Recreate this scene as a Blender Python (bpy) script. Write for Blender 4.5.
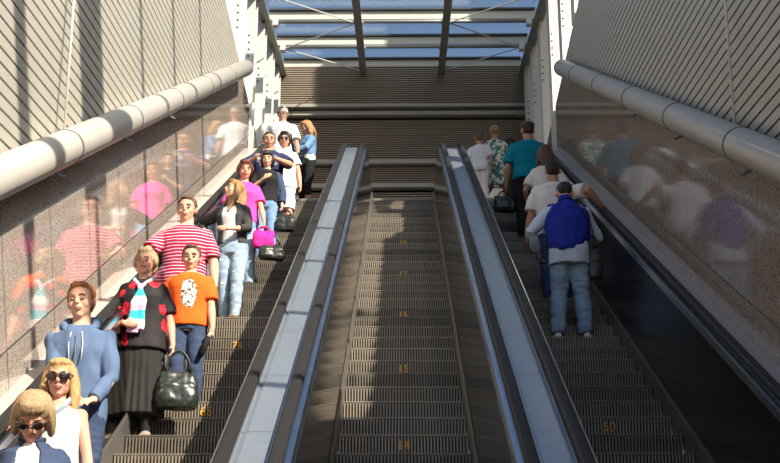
import bpy, bmesh, math, random
from mathutils import Vector, Matrix, noise
R = math.radians
for o in list(bpy.data.objects): bpy.data.objects.remove(o)
SC = bpy.context.scene
COL = SC.collection
random.seed(7)

# ------------------------------------------------------------------ camera, sky, sun, exposure
cd = bpy.data.cameras.new('camera'); cam = bpy.data.objects.new('camera', cd); COL.objects.link(cam)
cd.sensor_fit = 'HORIZONTAL'; cd.sensor_width = 36.0; cd.lens = 36.0*1450/780
cd.clip_start = 0.1; cd.clip_end = 500
cam.location = (0, 0, 1.6)
cam.rotation_euler = (R(90+20.87), 0, math.atan(13.7/1450))
SC.camera = cam
SUN_DIR = Vector((1.0, -1.04, 1.15)).normalized()
world = bpy.data.worlds.new('world'); SC.world = world; world.use_nodes = True
wn = world.node_tree; wn.nodes.clear()
wo = wn.nodes.new('ShaderNodeOutputWorld'); wb = wn.nodes.new('ShaderNodeBackground'); ws = wn.nodes.new('ShaderNodeTexSky')
ws.sky_type = 'NISHITA'; ws.sun_disc = False; ws.sun_elevation = R(38.5); ws.sun_rotation = math.atan2(SUN_DIR.x, SUN_DIR.y)
ws.air_density = 1.0; ws.dust_density = 2.2; ws.ozone_density = 1.0
wb.inputs['Strength'].default_value = 0.16
wn.links.new(ws.outputs[0], wb.inputs[0]); wn.links.new(wb.outputs[0], wo.inputs[0])
sd = bpy.data.lights.new('sun', 'SUN'); sd.energy = 10.5; sd.angle = R(0.6); sd.color = (1.0, 0.90, 0.75)
sun = bpy.data.objects.new('sun', sd); COL.objects.link(sun)
sun.rotation_euler = SUN_DIR.to_track_quat('Z', 'Y').to_euler(); sun.location = (6, -6, 12)
SC.view_settings.view_transform = 'Standard'; SC.view_settings.look = 'None'
SC.view_settings.exposure = 0.0; SC.view_settings.gamma = 1.0; SC.view_settings.use_curve_mapping = False

# ------------------------------------------------------------------ helpers
T30 = math.tan(R(30)); S30 = .5; C30 = math.cos(R(30))
TOPZ = 10.84
def noz(Y): return -2.2 + T30*Y
def IP(X, Yb, n): return Vector((X, Yb-n*S30, noz(Yb)+n*C30))

def tag(o, label=None, cat=None, group=None, kind=None):
    if label: o['label'] = label
    if cat: o['category'] = cat
    if group: o['group'] = group
    if kind: o['kind'] = kind
    return o
def empty(name, loc=(0,0,0), rz=0, **k):
    o = bpy.data.objects.new(name, None); COL.objects.link(o); o.location = loc; o.rotation_euler = (0,0,rz)
    o.empty_display_size = .1
    return tag(o, **k)
def link_mesh(name, me, mats, parent=None, smooth=True, loc=None):
    o = bpy.data.objects.new(name, me); COL.objects.link(o)
    if not isinstance(mats, (list, tuple)): mats = [mats]
    me.materials.clear()
    for m in mats: me.materials.append(m)
    if smooth:
        for p in me.polygons: p.use_smooth = True
    if parent: o.parent = parent
    if loc is not None: o.location = loc
    return o
def ob(name, bm, mats, parent=None, smooth=False, recalc=True, loc=None):
    if recalc: bmesh.ops.recalc_face_normals(bm, faces=bm.faces)
    me = bpy.data.meshes.new(name); bm.to_mesh(me); bm.free()
    return link_mesh(name, me, mats, parent, smooth, loc)
def NB(): return bmesh.new()

def box(bm, c, s, M=None, mi=0):
    vs = []
    for dz in (-.5,.5):
        for dy in (-.5,.5):
            for dx in (-.5,.5):
                p = Vector((dx*s[0], dy*s[1], dz*s[2]))
                if M: p = M @ p
                vs.append(bm.verts.new(p+Vector(c)))
    for f in ((0,1,3,2),(4,6,7,5),(0,4,5,1),(2,3,7,6),(0,2,6,4),(1,5,7,3)):
        fc = bm.faces.new([vs[i] for i in f]); fc.material_index = mi
    return vs
def ball(bm, c, r, M=None, u=14, v=10, mi=0):
    if not hasattr(r, '__len__'): r = (r,r,r)
    c = Vector(c); rings = []
    for i in range(1, v):
        a = math.pi*i/v
        ring = []
        for j in range(u):
            b = 2*math.pi*j/u
            p = Vector((r[0]*math.sin(a)*math.cos(b), r[1]*math.sin(a)*math.sin(b), r[2]*math.cos(a)))
            if M: p = M @ p
            ring.append(bm.verts.new(c+p))
        rings.append(ring)
    t = Vector((0,0,r[2])); b_ = Vector((0,0,-r[2]))
    if M: t = M @ t; b_ = M @ b_
    t = bm.verts.new(c+t); b_ = bm.verts.new(c+b_)
    for j in range(u):
        k = (j+1) % u
        f = bm.faces.new((t, rings[0][j], rings[0][k])); f.material_index = mi
        for i in range(len(rings)-1):
            f = bm.faces.new((rings[i][j], rings[i+1][j], rings[i+1][k], rings[i][k])); f.material_index = mi
        f = bm.faces.new((b_, rings[-1][k], rings[-1][j])); f.material_index = mi
def tube(bm, pts, rad, n=12, flat=1.0, ref=None, cap=True, mi=0):
    """tube through pts; rad = number or list; flat squashes the second cross axis"""
    pts = [Vector(p) for p in pts]
    if not hasattr(rad, '__len__'): rad = [rad]*len(pts)
    rings = []; prev = None
    for i, p in enumerate(pts):
        if i == 0: d = pts[1]-pts[0]
        elif i == len(pts)-1: d = pts[-1]-pts[-2]
        else: d = (pts[i+1]-pts[i]).normalized() + (pts[i]-pts[i-1]).normalized()
        d.normalize()
        if prev is None:
            a = Vector(ref) if ref is not None else Vector((1,0,0))
            if abs(a.normalized().dot(d)) > .95: a = Vector((0,1,0))
        else: a = prev
        a = (a - d*a.dot(d)).normalized(); prev = a
        b = d.cross(a)
        r = rad[i]
        ra, rb = (r if not hasattr(r,'__len__') else r[0]), (r*flat if not hasattr(r,'__len__') else r[1])
        rings.append([bm.verts.new(p + a*ra*math.cos(2*math.pi*j/n) + b*rb*math.sin(2*math.pi*j/n)) for j in range(n)])
    for i in range(len(rings)-1):
        for j in range(n):
            k = (j+1) % n
            f = bm.faces.new((rings[i][j], rings[i][k], rings[i+1][k], rings[i+1][j])); f.material_index = mi
    if cap:
        f = bm.faces.new(rings[0][::-1]); f.material_index = mi
        f = bm.faces.new(rings[-1]); f.material_index = mi
def sweep(bm, prof, path, closed=True, cap=True):
    """prof [(x,n)], path [(pos, normal)] -> extruded along the path"""
    rings = [[bm.verts.new(p + nn*pn + Vector((px,0,0))) for (px,pn) in prof] for (p,nn) in path]
    m = len(prof); rng = m if closed else m-1
    for i in range(len(rings)-1):
        for j in range(rng):
            k = (j+1) % m
            bm.faces.new((rings[i][j], rings[i][k], rings[i+1][k], rings[i+1][j]))
    if cap and closed:
        bm.faces.new(rings[0][::-1]); bm.faces.new(rings[-1])
def rect(x0, x1, n0, n1): return [(x0,n0),(x1,n0),(x1,n1),(x0,n1)]

NRM = Vector((0,-S30,C30))
YI = (TOPZ+2.2)/T30
RAD = 1.5; TL = RAD*math.tan(R(15))
def path_full(Y0=3.9, Y1=24.2, n=0):
    """incline, arc and flat landing line at offset n (positions already offset)"""
    pts = []
    CY = YI+TL; CZ = TOPZ-RAD
    out = [(IP(0,Y0,n), NRM)]
    for k in range(0, 9):
        a = R(120-30*k/8); nn = Vector((0, math.cos(a), math.sin(a)))
        out.append((Vector((0,CY,CZ))+nn*(RAD+n), nn))
    out.append((Vector((0,Y1,TOPZ+n)), Vector((0,0,1))))
    return out
def path_inc(Y0, Y1, n=0, seg=1):
    return [(IP(0, Y0+(Y1-Y0)*i/seg, n), NRM) for i in range(seg+1)]

# ------------------------------------------------------------------ materials
MATS = {}
def mat(name, col, rough=.6, metal=0, bump=None, spec=.5, var=0, vscale=20, coat=0, sss=0, aniso=None):
    if name in MATS: return MATS[name]
    m = bpy.data.materials.new(name); m.use_nodes = True; nt = m.node_tree
    b = nt.nodes['Principled BSDF']
    b.inputs['Base Color'].default_value = (*col, 1); b.inputs['Roughness'].default_value = rough
    b.inputs['Metallic'].default_value = metal; b.inputs['Specular IOR Level'].default_value = spec
    if coat: b.inputs['Coat Weight'].default_value = coat; b.inputs['Coat Roughness'].default_value = .05
    if sss:
        b.inputs['Subsurface Weight'].default_value = sss; b.inputs['Subsurface Radius'].default_value = (.02,.008,.004); b.inputs['Subsurface Scale'].default_value = .5
    tc = nt.nodes.new('ShaderNodeTexCoord')
    n = nt.nodes.new('ShaderNodeTexNoise'); n.inputs['Scale'].default_value = vscale; n.inputs['Detail'].default_value = 4
    nt.links.new(tc.outputs['Object'], n.inputs['Vector'])
    if var:
        mx = nt.nodes.new('ShaderNodeMix'); mx.data_type = 'RGBA'
        mx.inputs[6].default_value = (*[max(0,c*(1-var)) for c in col],1); mx.inputs[7].default_value = (*[min(1,c*(1+var)) for c in col],1)
        nt.links.new(n.outputs['Fac'], mx.inputs[0]); nt.links.new(mx.outputs[2], b.inputs['Base Color'])
    if bump:
        n2 = nt.nodes.new('ShaderNodeTexNoise'); n2.inputs['Scale'].default_value = bump[0]; n2.inputs['Detail'].default_value = 5
        nt.links.new(tc.outputs['Object'], n2.inputs['Vector'])
        bp = nt.nodes.new('ShaderNodeBump'); bp.inputs['Strength'].default_value = bump[1]; bp.inputs['Distance'].default_value = bump[2] if len(bump)>2 else .01
        nt.links.new(n2.outputs['Fac'], bp.inputs['Height']); nt.links.new(bp.outputs[0], b.inputs['Normal'])
    MATS[name] = m
    return m
class NT:
    """tiny node helper"""
    def __init__(s, m):
        s.m = m; s.t = m.node_tree; s.b = s.t.nodes['Principled BSDF']
        s.tc = s.t.nodes.new('ShaderNodeTexCoord'); s.sx = s.t.nodes.new('ShaderNodeSeparateXYZ')
        s.t.links.new(s.tc.outputs['Object'], s.sx.inputs[0])
        s.x, s.y, s.z = s.sx.outputs; s.o = s.tc.outputs['Object']
    def math(s, op, a, b=None, c=None):
        n = s.t.nodes.new('ShaderNodeMath'); n.operation = op
        for i, v in enumerate((a,b,c)):
            if v is None: continue
            if isinstance(v, (int,float)): n.inputs[i].default_value = v
            else: s.t.links.new(v, n.inputs[i])
        return n.outputs[0]
    def noise(s, scale, detail=3, vec=None, rough=.5):
        n = s.t.nodes.new('ShaderNodeTexNoise'); n.inputs['Scale'].default_value = scale; n.inputs['Detail'].default_value = detail; n.inputs['Roughness'].default_value = rough
        s.t.links.new(vec or s.o, n.inputs['Vector']); return n.outputs['Fac']
    def voronoi(s, scale, out='Distance', vec=None):
        n = s.t.nodes.new('ShaderNodeTexVoronoi'); n.inputs['Scale'].default_value = scale
        s.t.links.new(vec or s.o, n.inputs['Vector']); return n.outputs[out]
    def scalev(s, v):
        n = s.t.nodes.new('ShaderNodeMapping'); n.inputs['Scale'].default_value = v; s.t.links.new(s.o, n.inputs[0]); return n.outputs[0]
    def mix(s, f, a, b):
        n = s.t.nodes.new('ShaderNodeMix'); n.data_type = 'RGBA'
        for i, v in ((0,f),(6,a),(7,b)):
            if isinstance(v, tuple): n.inputs[i].default_value = (*v,1)
            elif isinstance(v,(int,float)): n.inputs[i].default_value = v
            else: s.t.links.new(v, n.inputs[i])
        return n.outputs[2]
    def color(s, c): s.t.links.new(c, s.b.inputs['Base Color'])
    def rough(s, v): s.t.links.new(v, s.b.inputs['Roughness'])
    def bump(s, h, st=.3, d=.01):
        n = s.t.nodes.new('ShaderNodeBump'); n.inputs['Strength'].default_value = st; n.inputs['Distance'].default_value = d
        s.t.links.new(h, n.inputs['Height']); s.t.links.new(n.outputs[0], s.b.inputs['Normal'])
def nmat(name, rough=.7, metal=0, spec=.5, coat=0):
    m = mat(name, (.5,.5,.5), rough, metal, None, spec, 0, 20, coat); return NT(m)

def line_mask(h, val, period, w, off=0.0):
    a = h.math('ADD', val, off + 1000*period)
    a = h.math('DIVIDE', a, period); a = h.math('FRACT', a)
    return h.math('LESS_THAN', a, w/period)

# granite wall
h = nmat('polished_granite', rough=.07, spec=.62, coat=.25)
u = h.math('ADD', h.math('MULTIPLY', h.y, C30), h.math('MULTIPLY', h.z, S30))
nn_ = h.math('ADD', h.math('MULTIPLY', h.y, -S30), h.math('MULTIPLY', h.z, C30))
sp = h.voronoi(130, 'Color'); spx = h.t.nodes.new('ShaderNodeSeparateColor'); h.t.links.new(sp, spx.inputs[0])
c = h.mix(spx.outputs[0], (.31,.26,.22), (.50,.44,.385))
c = h.mix(h.math('GREATER_THAN', spx.outputs[1], .78), c, (.15,.115,.10))
c = h.mix(h.math('MULTIPLY', h.noise(2.2, 3), .35), c, (.41,.35,.30))
j1 = line_mask(h, u, 1.25, .014, .35)
j2 = line_mask(h, nn_, 50, .012, -(-2.2*C30) - .0)
jm = h.math('MAXIMUM', j1, h.math('LESS_THAN', h.math('ABSOLUTE', h.math('SUBTRACT', nn_, -2.2*C30+1.12)), .006))
h.color(h.mix(jm, c, (.03,.028,.025)))
h.rough(h.math('ADD', h.math('MULTIPLY', jm, .5), h.math('MULTIPLY', h.noise(3, 3), .12)))
GRANITE = h.m

def steel(name, col, rough, joints=None, br=None, wave=0):
    h = nmat(name, rough, 1.0)
    u = h.math('ADD', h.math('MULTIPLY', h.y, C30), h.math('MULTIPLY', h.z, S30))
    n = h.noise(3.0, 4); c = h.mix(n, tuple(x*.82 for x in col), col)
    if joints:
        c = h.mix(line_mask(h, u, joints, .012), c, tuple(x*.35 for x in col))
    h.color(c)
    h.rough(h.math('ADD', rough-.05, h.math('MULTIPLY', h.noise(9,4), .12)))
    if wave: h.bump(h.noise(wave[0], 2), wave[1], wave[2])
    return h.m
SIDE = steel('brushed_side_panel', (.23,.205,.17), .10, 1.5, wave=(4,.06,.01))
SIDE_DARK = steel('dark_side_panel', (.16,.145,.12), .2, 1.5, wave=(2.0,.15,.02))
DECK = steel('deck_steel', (.36,.41,.46), .22, 1.25)
DECK.node_tree.nodes['Principled BSDF'].inputs['Metallic'].default_value = .6
TRIM = steel('trim_steel', (.55,.62,.72), .22, 1.25)
SKIRT = mat('skirt_steel', (.34,.325,.30), .4, .85)
RUBBER = mat('handrail_rubber', (.022,.022,.022), .5, spec=.12, bump=(60,.05))
STEPM = mat('step_aluminium', (.235,.20,.155), .45, .25, var=.4, vscale=7)
_t = STEPM.node_tree; _b = _t.nodes['Principled BSDF']; _l = [l for l in _t.links if l.to_socket == _b.inputs['Base Color']][0]; _src = _l.from_socket
_oi = _t.nodes.new('ShaderNodeObjectInfo'); _mr = _t.nodes.new('ShaderNodeMapRange'); _mr.inputs['To Min'].default_value = .55; _mr.inputs['To Max'].default_value = 1.1
_mm = _t.nodes.new('ShaderNodeVectorMath'); _mm.operation = 'SCALE'
_t.links.new(_oi.outputs['Random'], _mr.inputs['Value']); _t.links.new(_src, _mm.inputs[0]); _t.links.new(_mr.outputs[0], _mm.inputs['Scale']); _t.links.new(_mm.outputs[0], _b.inputs['Base Color'])
STEPD = mat('step_groove', (.022,.02,.018), .7)
YELLOW = mat('yellow_paint', (.62,.33,.03), .6)
PIPEM = mat('painted_pipe', (.40,.385,.345), .4, .05, bump=(3,.05), var=.08, vscale=4)
PIPED = mat('pipe_joint', (.10,.10,.10), .5)
CLADM = mat('cladding_metal', (.41,.395,.345), .45, .1, var=.12, vscale=2.5, bump=(2,.05))
CLADB = mat('cladding_backing', (.11,.07,.04), .8)
FINM = mat('white_steel', (.70,.66,.59), .45, .05, var=.1, vscale=3)
BEAMM = mat('roof_beam_steel', (.30,.29,.27), .45, .2, var=.1)
DARKM = mat('dark_gasket', (.03,.035,.05), .5)
WALLR = mat('end_wall_rib', (.36,.28,.205), .5, .15, var=.12, vscale=2)
WALLB = mat('end_wall_backing', (.09,.07,.055), .8)
BANDM = mat('end_wall_band', (.42,.37,.31), .45, .1)
STONE = mat('landing_stone', (.32,.29,.26), .55, var=.2, vscale=30)
PLINTH = mat('plinth_stone', (.42,.38,.34), .35, var=.12, vscale=40)
UPST = mat('roof_upstand_panel', (.64,.60,.50), .5, var=.05)

def glass_mat():
    m = bpy.data.materials.new('roof_glass'); m.use_nodes = True; t = m.node_tree; t.nodes.clear()
    o = t.nodes.new('ShaderNodeOutputMaterial'); mx = t.nodes.new('ShaderNodeMixShader'); tr = t.nodes.new('ShaderNodeBsdfTransparent'); gl = t.nodes.new('ShaderNodeBsdfGlossy')
    tr.inputs[0].default_value = (.93,.98,1,1); gl.inputs['Roughness'].default_value = .05
    mx.inputs[0].default_value = .10; t.links.new(tr.outputs[0], mx.inputs[1]); t.links.new(gl.outputs[0], mx.inputs[2]); t.links.new(mx.outputs[0], o.inputs[0])
    return m
GLASS = glass_mat()

# ------------------------------------------------------------------ polygon clip in the (Y,Z) plane
def clip(poly, a, b, c):
    """keep a*y+b*z<=c"""
    out = []
    for i in range(len(poly)):
        p, q = poly[i], poly[(i+1) % len(poly)]
        dp = a*p[0]+b*p[1]-c; dq = a*q[0]+b*q[1]-c
        if dp <= 0: out.append(p)
        if dp*dq < 0:
            t = dp/(dp-dq); out.append((p[0]+(q[0]-p[0])*t, p[1]+(q[1]-p[1])*t))
    return out
def slab(bm, poly, x0, x1):
    a = [bm.verts.new((x0,p[0],p[1])) for p in poly]; b = [bm.verts.new((x1,p[0],p[1])) for p in poly]
    n = len(poly); bm.faces.new(a); bm.faces.new(b[::-1])
    for i in range(n): bm.faces.new((a[i], a[(i+1)%n], b[(i+1)%n], b[i]))
NA = (-S30, C30)                                    # n = y*NA0+z*NA1 - c0
N0 = -2.2*C30
WTOP = 11.92
def band_poly(n0, n1, Y0, Y1=40, ztop=WTOP):
    p = [(Y0,-5),(Y1,-5),(Y1,40),(Y0,40)]
    p = clip(p, NA[0], NA[1], n1+N0); p = clip(p, -NA[0], -NA[1], -(n0+N0)); p = clip(p, 0, 1, ztop)
    return p

# ------------------------------------------------------------------ setting
WX = 2.49
bm = NB(); box(bm, (0,0.2,-.1), (6.5,8.4,.2)); tag(ob('floor', bm, STONE), kind='structure')
for sgn, side in ((-1,'left'),(1,'right')):
    bm = NB(); slab(bm, band_poly(-.4, 2.22, -3), sgn*WX, sgn*(WX+.25))
    tag(ob('wall_'+side, bm, GRANITE), kind='structure')
    # slatted cladding above
    region = band_poly(2.2, 4.15, -3)
    bm = NB()
    bk = NB(); slab(bk, region, sgn*(WX+.06), sgn*(WX+.25))
    a = R(9.3); ty, tz = math.cos(a), math.sin(a); ny, nz = -math.sin(a), math.cos(a)
    k = -40
    pitch = .094; wd = .074
    while k < 220:
        c0 = k*pitch
        p = clip(region, ny, nz, c0+wd); p = clip(p, -ny, -nz, -c0)
        k += 1
        if len(p) >= 3: slab(bm, p, sgn*(WX-.005), sgn*(WX+.055))
    if sgn > 0:                                     # unseen raised section added to shade the middle escalator near its foot
        slab(bk, band_poly(4.15, 5.2, -3, 8.2), WX+.06, WX+.25)
    e = empty('cladding_wall', (0,0,0), label='left sunlit wall of slanting pale metal slats above the pipe' if sgn<0 else 'right shaded wall of slanting grey metal slats above the pipe', cat='wall cladding')
    ob('slats', bm, CLADM, e); ob('backing_panel', bk, CLADB, e)
    # plinth ledge beside the handrail
    bm = NB(); sweep(bm, rect(*sorted((sgn*2.37, sgn*(WX+.01))), .55, .86), path_inc(3.9, 22.3))
    tag(ob('trim_1' if sgn<0 else 'trim_2', bm, PLINTH), kind='structure')
    # big pipe
    e = empty('wall_pipe', IP(sgn*2.36, 3, 2.27), label=('thick pale sunlit pipe running up the left wall' if sgn<0 else 'thick grey shaded pipe running up the right wall'), cat='pipe')
    o3 = e.location
    bm = NB(); Yend = 20.6 if sgn<0 else 20.3
    tube(bm, [IP(sgn*2.36, y, 2.27)-o3 for y in (1.5, Yend)], .125, 28, ref=(1,0,0))
    ball(bm, IP(sgn*2.36, Yend, 2.27)-o3, (.125,.125,.125), u=28, v=14)
    ob('pipe_body', bm, PIPEM, e, True)
    y = 8.35
    while y < Yend-.3:
        bm = NB(); tube(bm, [IP(sgn*2.36, y+d, 2.27)-o3 for d in (-.018,.018)], .1285, 28, ref=(1,0,0)); ob('joint_ring', bm, PIPED, e, True); y += 2.05
    for y in (7.9, 9.9, 12.0, 14.0):
        bm = NB()
        for d in (-.02,.02): tube(bm, [IP(sgn*2.30, y+d, 2.16+.0)-o3, IP(sgn*2.24, y+d, 2.13)-o3], .007, 8)
        ob('bolt_pair', bm, PIPED, e)
    bm = NB(); slab(bm, [(q[0],q[1]) for q in band_poly(2.10, 2.17, -1, Yend)], sgn*2.30, sgn*(WX+.02))
    ob('bracket_rail', bm, PIPED, e)
# lower hall the escalators leave from
bm = NB(); box(bm, (0,-1.4,5.2), (6.5,5.6,.3)); tag(ob('ceiling', bm, BANDM), kind='structure')
bm = NB(); box(bm, (0,-4.1,2.6), (6.5,.2,5.2)); tag(ob('wall_front', bm, PLINTH), kind='structure')
# thin cables
for x, y, z0, z1, lb in ((-2.40,9.35,5.4,8.6,'thin white cable hanging in front of the left slatted wall'),(2.40,9.55,5.5,8.7,'thin grey cable hanging in front of the right slatted wall')):
    bm = NB(); tube(bm, [(x,y+.0,noz(y)+2.62),(x-(.03 if x<0 else -.03),y-.05,z1)], .010, 8)
    tag(ob('hanging_cable', bm, FINM, smooth=True), label=lb, cat='cable')

# landing slab on top and sides
bm = NB(); box(bm, (0, (YI+.5+31)/2, TOPZ-.15), (8, 31-YI-.5, .3)); tag(ob('floor_upper', bm, STONE), kind='structure')
# end wall of horizontal ribs
ZT = 13.95+1.6
bm = NB(); box(bm, (0,27.35,(TOPZ+ZT)/2), (9,.3,ZT-TOPZ)); tag(ob('wall_back', bm, WALLB), kind='structure')
e = empty('ribbed_cladding', (0,26.93,TOPZ), label='brown horizontally ribbed metal cladding across the back wall', cat='wall cladding')
bm = NB(); bd = NB()
z = TOPZ+.02; pitch = .05
bands = [(12.76,12.85),(13.28,13.37),(14.36,14.45),(14.50,14.57)]
while z < ZT-.12:
    if not any(a_-.05 < z < b_ for a_, b_ in bands):
        yy = 0 if z < 14.45 else -.18
        vs = []
        for x in (-2.78, 2.78):
            vs.append([bm.verts.new((x, py+yy, z-TOPZ+pz)) for py, pz in ((.02,0),(-.03,.008),(-.03,.028),(.02,.036),(.24,.036),(.24,0))])
        a_, b_ = vs
        for i in range(6): bm.faces.new((a_[i], a_[(i+1)%6], b_[(i+1)%6], b_[i]))
        bm.faces.new(a_); bm.faces.new(b_[::-1])
    z += pitch
ob('ribs', bm, WALLR, e)
for a_, b_ in bands:
    bd = NB(); box(bd, (0,-.07 if b_ < 14.5 else -.13,(a_+b_)/2-TOPZ), (5.5,.16 if b_<14.5 else .24,b_-a_)); ob('band_strip', bd, BANDM, e)
bm = NB(); box(bm, (0,27.05,ZT+.0), (5.3,.5,.16)); tag(ob('trim_3', bm, UPST), kind='structure')
# unseen block added right of the canopy to keep sun off the end wall
bm = NB(); box(bm, (5.0, 25.5, 16.5), (1.2, 10.5, 12)); tag(ob('wall_sun_block_right', bm, WALLB), kind='structure')
# sides of the landing
for sgn, nm in ((-1,'wall_upper_left'),(1,'wall_upper_right')):
    bm = NB(); box(bm, (sgn*2.95, 24.6, (TOPZ+WTOP)/2), (.3, 5.2, WTOP-TOPZ)); tag(ob(nm, bm, WALLB), kind='structure')

# ------------------------------------------------------------------ roof
def roofz(Y): return ZT - .2126*(27-Y)
PY = [26.8-1.62*k for k in range(0, 6)]
roof_root = empty('glass_roof', (0,27,ZT), label='sloping sawtooth glass roof with blue panes between grey tubes', cat='roof')
o3 = roof_root.location
def rob(name, bm, m, smooth=False): 
    bmesh.ops.translate(bm, verts=bm.verts, vec=-o3); return ob(name, bm, m, roof_root, smooth)
for i, y in enumerate(PY[:-1]):
    z = roofz(y); z2 = roofz(PY[i+1])
    if i:
        bm = NB(); tube(bm, [(-2.45,y,z-.10),(2.45,y,z-.10)], .035, 10); rob('purlin_tube', bm, BEAMM, True)
        bm = NB(); box(bm, (0,y,z+.03), (4.9,.02,.16)); rob('upstand', bm, UPST)
    bm = NB(); box(bm, (0,y-.03,z+.13), (4.9,.08,.035)); rob('gasket', bm, DARKM)
    y2 = PY[i+1]
    for x0, x1 in ((-2.45,-.80),(-.80,.80),(.80,2.45)):
        bm = NB(); vs = [bm.verts.new(p) for p in ((x0+.02,y,z+.13),(x1-.02,y,z+.13),(x1-.02,y2+.02,z2),(x0+.02,y2+.02,z2))]; bm.faces.new(vs)
        for v in bm.verts: pass
        ex = bmesh.ops.extrude_face_region(bm, geom=bm.faces[:]); bmesh.ops.translate(bm, verts=[v for v in ex['geom'] if isinstance(v, bmesh.types.BMVert)], vec=(0,0,.012))
        rob('glass_pane', bm, GLASS)
yA, yB = PY[0]+.2, PY[-1]
for x in (-.80,.80):
    bm = NB(); L = math.hypot(yA-yB, roofz(yA)-roofz(yB)); M = Matrix.Rotation(math.atan(.2126), 3, 'X')
    box(bm, (x,(yA+yB)/2,(roofz(yA)+roofz(yB))/2-.12), (.05,L,.20), M); box(bm, (x,(yA+yB)/2,(roofz(yA)+roofz(yB))/2-.22), (.14,L,.02), M)
    rob('roof_beam', bm, BEAMM)
for s in (-1,1):
    bm = NB(); box(bm, (s*2.50,(yA+yB)/2,(roofz(yA)+roofz(yB))/2-.10), (.10,L,.30), M); box(bm, (s*2.45,(yA+yB)/2,(roofz(yA)+roofz(yB))/2-.24), (.15,L,.02), M)
    rob('edge_beam', bm, BEAMM)
    for i in range(1, 5):
        y = PY[i]; z = roofz(y)-.13
        bm = NB(); box(bm, (s*2.33,y,z), (.10,.14,.12)); rob('node_bracket', bm, FINM)
        for dy in (0,1):
            j = i-1+dy*2
            if i % 2 == 1:
                bm = NB(); tube(bm, [(s*2.3,y,z),(s*.86,PY[j],roofz(PY[j])-.13)], .012, 6); rob('brace_rod', bm, FINM)
for x in (-.80,.80):
    for i in range(0, 5):
        bm = NB(); ball(bm, (x,PY[i]-.02,roofz(PY[i])-.14), (.10,.07,.06), u=10, v=6); rob('node_bracket', bm, BEAMM, True)

# steel fins (I-section columns) along both sides
fins = [(26.25,.2),(24.9,.2),(23.3,.2),(21.7,.2),(20.1,.2),(18.5,.2)]
fin_words = ['nearest the back wall','second from the back wall','third from the back wall','fourth from the back wall','fifth from the back wall','farthest from the back wall']
for s, sd_ in ((-1,'left'),(1,'right')):
    for i, (y, w) in enumerate(fins):
        z0 = max(TOPZ if y > 23 else 0, noz(y)+3.9 if noz(y)+3.9 < WTOP else WTOP) if y < 21.5 else (TOPZ-.2)
        z1 = roofz(y)-.1
        e = empty('steel_column', (s*2.44, y, z0), label='white steel H-section column on the %s side, %s' % (sd_, fin_words[i]), cat='column', group='steel columns beside the upper landing')
        hgt = z1-z0; cx = s*.14
        bm = NB(); box(bm, (cx,-.19,hgt/2), (.22,.018,hgt)); ob('front_flange', bm, FINM, e)
        bm = NB(); box(bm, (cx,.19,hgt/2), (.22,.018,hgt)); ob('rear_flange', bm, FINM, e)
        bm = NB(); box(bm, (cx,0,hgt/2), (.018,.37,hgt)); ob('web', bm, FINM, e)
        bm = NB()
        for k in range(4):
            for d in (-.03,):
                ball(bm, (cx-.05*s+d, -.202, hgt-1.0-.13*k), (.016,.012,.016), u=8, v=6)
        ob('bolt_row', bm, DARKM, e, True)
# added unseen masts square to the slope; right row casts shadow strips opposite
for s in (1,-1):
    for i,(yb, w) in enumerate(((8.44,.25),(10.3,.80),(12.27,.09),(13.97,.09),(15.8,.08))):
        n0_ = 5.3 if (s > 0 and yb < 11.5) else 4.2
        base = IP(s*2.62, yb, n0_)
        e = empty('added_mast', base, label='added unseen tilted grey mast on top of the %s slatted wall, %s from the bottom' % ('right' if s>0 else 'left', ('first','second','third','fourth','fifth')[i]), cat='mast', group='added unseen masts on the wall tops')
        e.rotation_euler = (R(30),0,0); L = 12.6-n0_
        bm = NB()
        ws_ = min(w, .09); Lt = 9.5-n0_ if w > .1 else 0
        for dy in (-1,1): box(bm, (0,dy*(ws_/2-.01),L/2), (.10,.02,L))
        box(bm, (0,0,L/2), (.02,ws_-.02,L)); ob('shaft', bm, BEAMM, e)
        if Lt: bm = NB(); box(bm, (0,0,Lt+(L-Lt)/2), (.13,w,L-Lt)); ob('wide_head', bm, BEAMM, e)  # widened only up high so the shadow strip stays above the people
        bm = NB(); box(bm, (0,0,.01), (.2,.26,.02)); ob('base_plate', bm, BEAMM, e)

# ------------------------------------------------------------------ escalators
def glyph(txt, parent):
    cu = bpy.data.curves.new('txt','FONT'); cu.body = txt; cu.size = .105; cu.align_x = 'CENTER'; cu.extrude = .002
    t = bpy.data.objects.new('t', cu); COL.objects.link(t)
    dg = bpy.context.evaluated_depsgraph_get(); me = bpy.data.meshes.new_from_object(t.evaluated_get(dg))
    bpy.data.objects.remove(t)
    o = link_mesh('step_number', me, YELLOW, parent, False)
    o.rotation_euler = (R(90),0,0); o.location = (0,-.0115,-.12)
    return o
def step_mesh():
    bm = NB(); H = .231
    # body: tread plate and riser, then ribs
    box(bm, (0,.2,-.03), (.99,.40,.03), mi=1); box(bm, (0,.02,-.125), (.99,.02,.22), mi=1)
    n = 40
    for i in range(n):
        x = -.485+.97*i/(n-1)
        box(bm, (x,.0,-.125), (.0115,.018,.21)); box(bm, (x,.2,-.008), (.0115,.40,.016))
    box(bm, (0,.001,-.004), (.99,.012,.007))
    bmesh.ops.recalc_face_normals(bm, faces=bm.faces)
    me = bpy.data.meshes.new('step'); bm.to_mesh(me); bm.free(); me.materials.append(STEPM); me.materials.append(STEPD)
    return me
STEP = step_mesh()
numbers = {(-1,3):'65', (-1,8):'76', (0,1):'14', (0,6):'15', (0,11):'16', (0,16):'17', (0,21):'18', (1,2):'50'}
Y0 = 10.511
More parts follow.
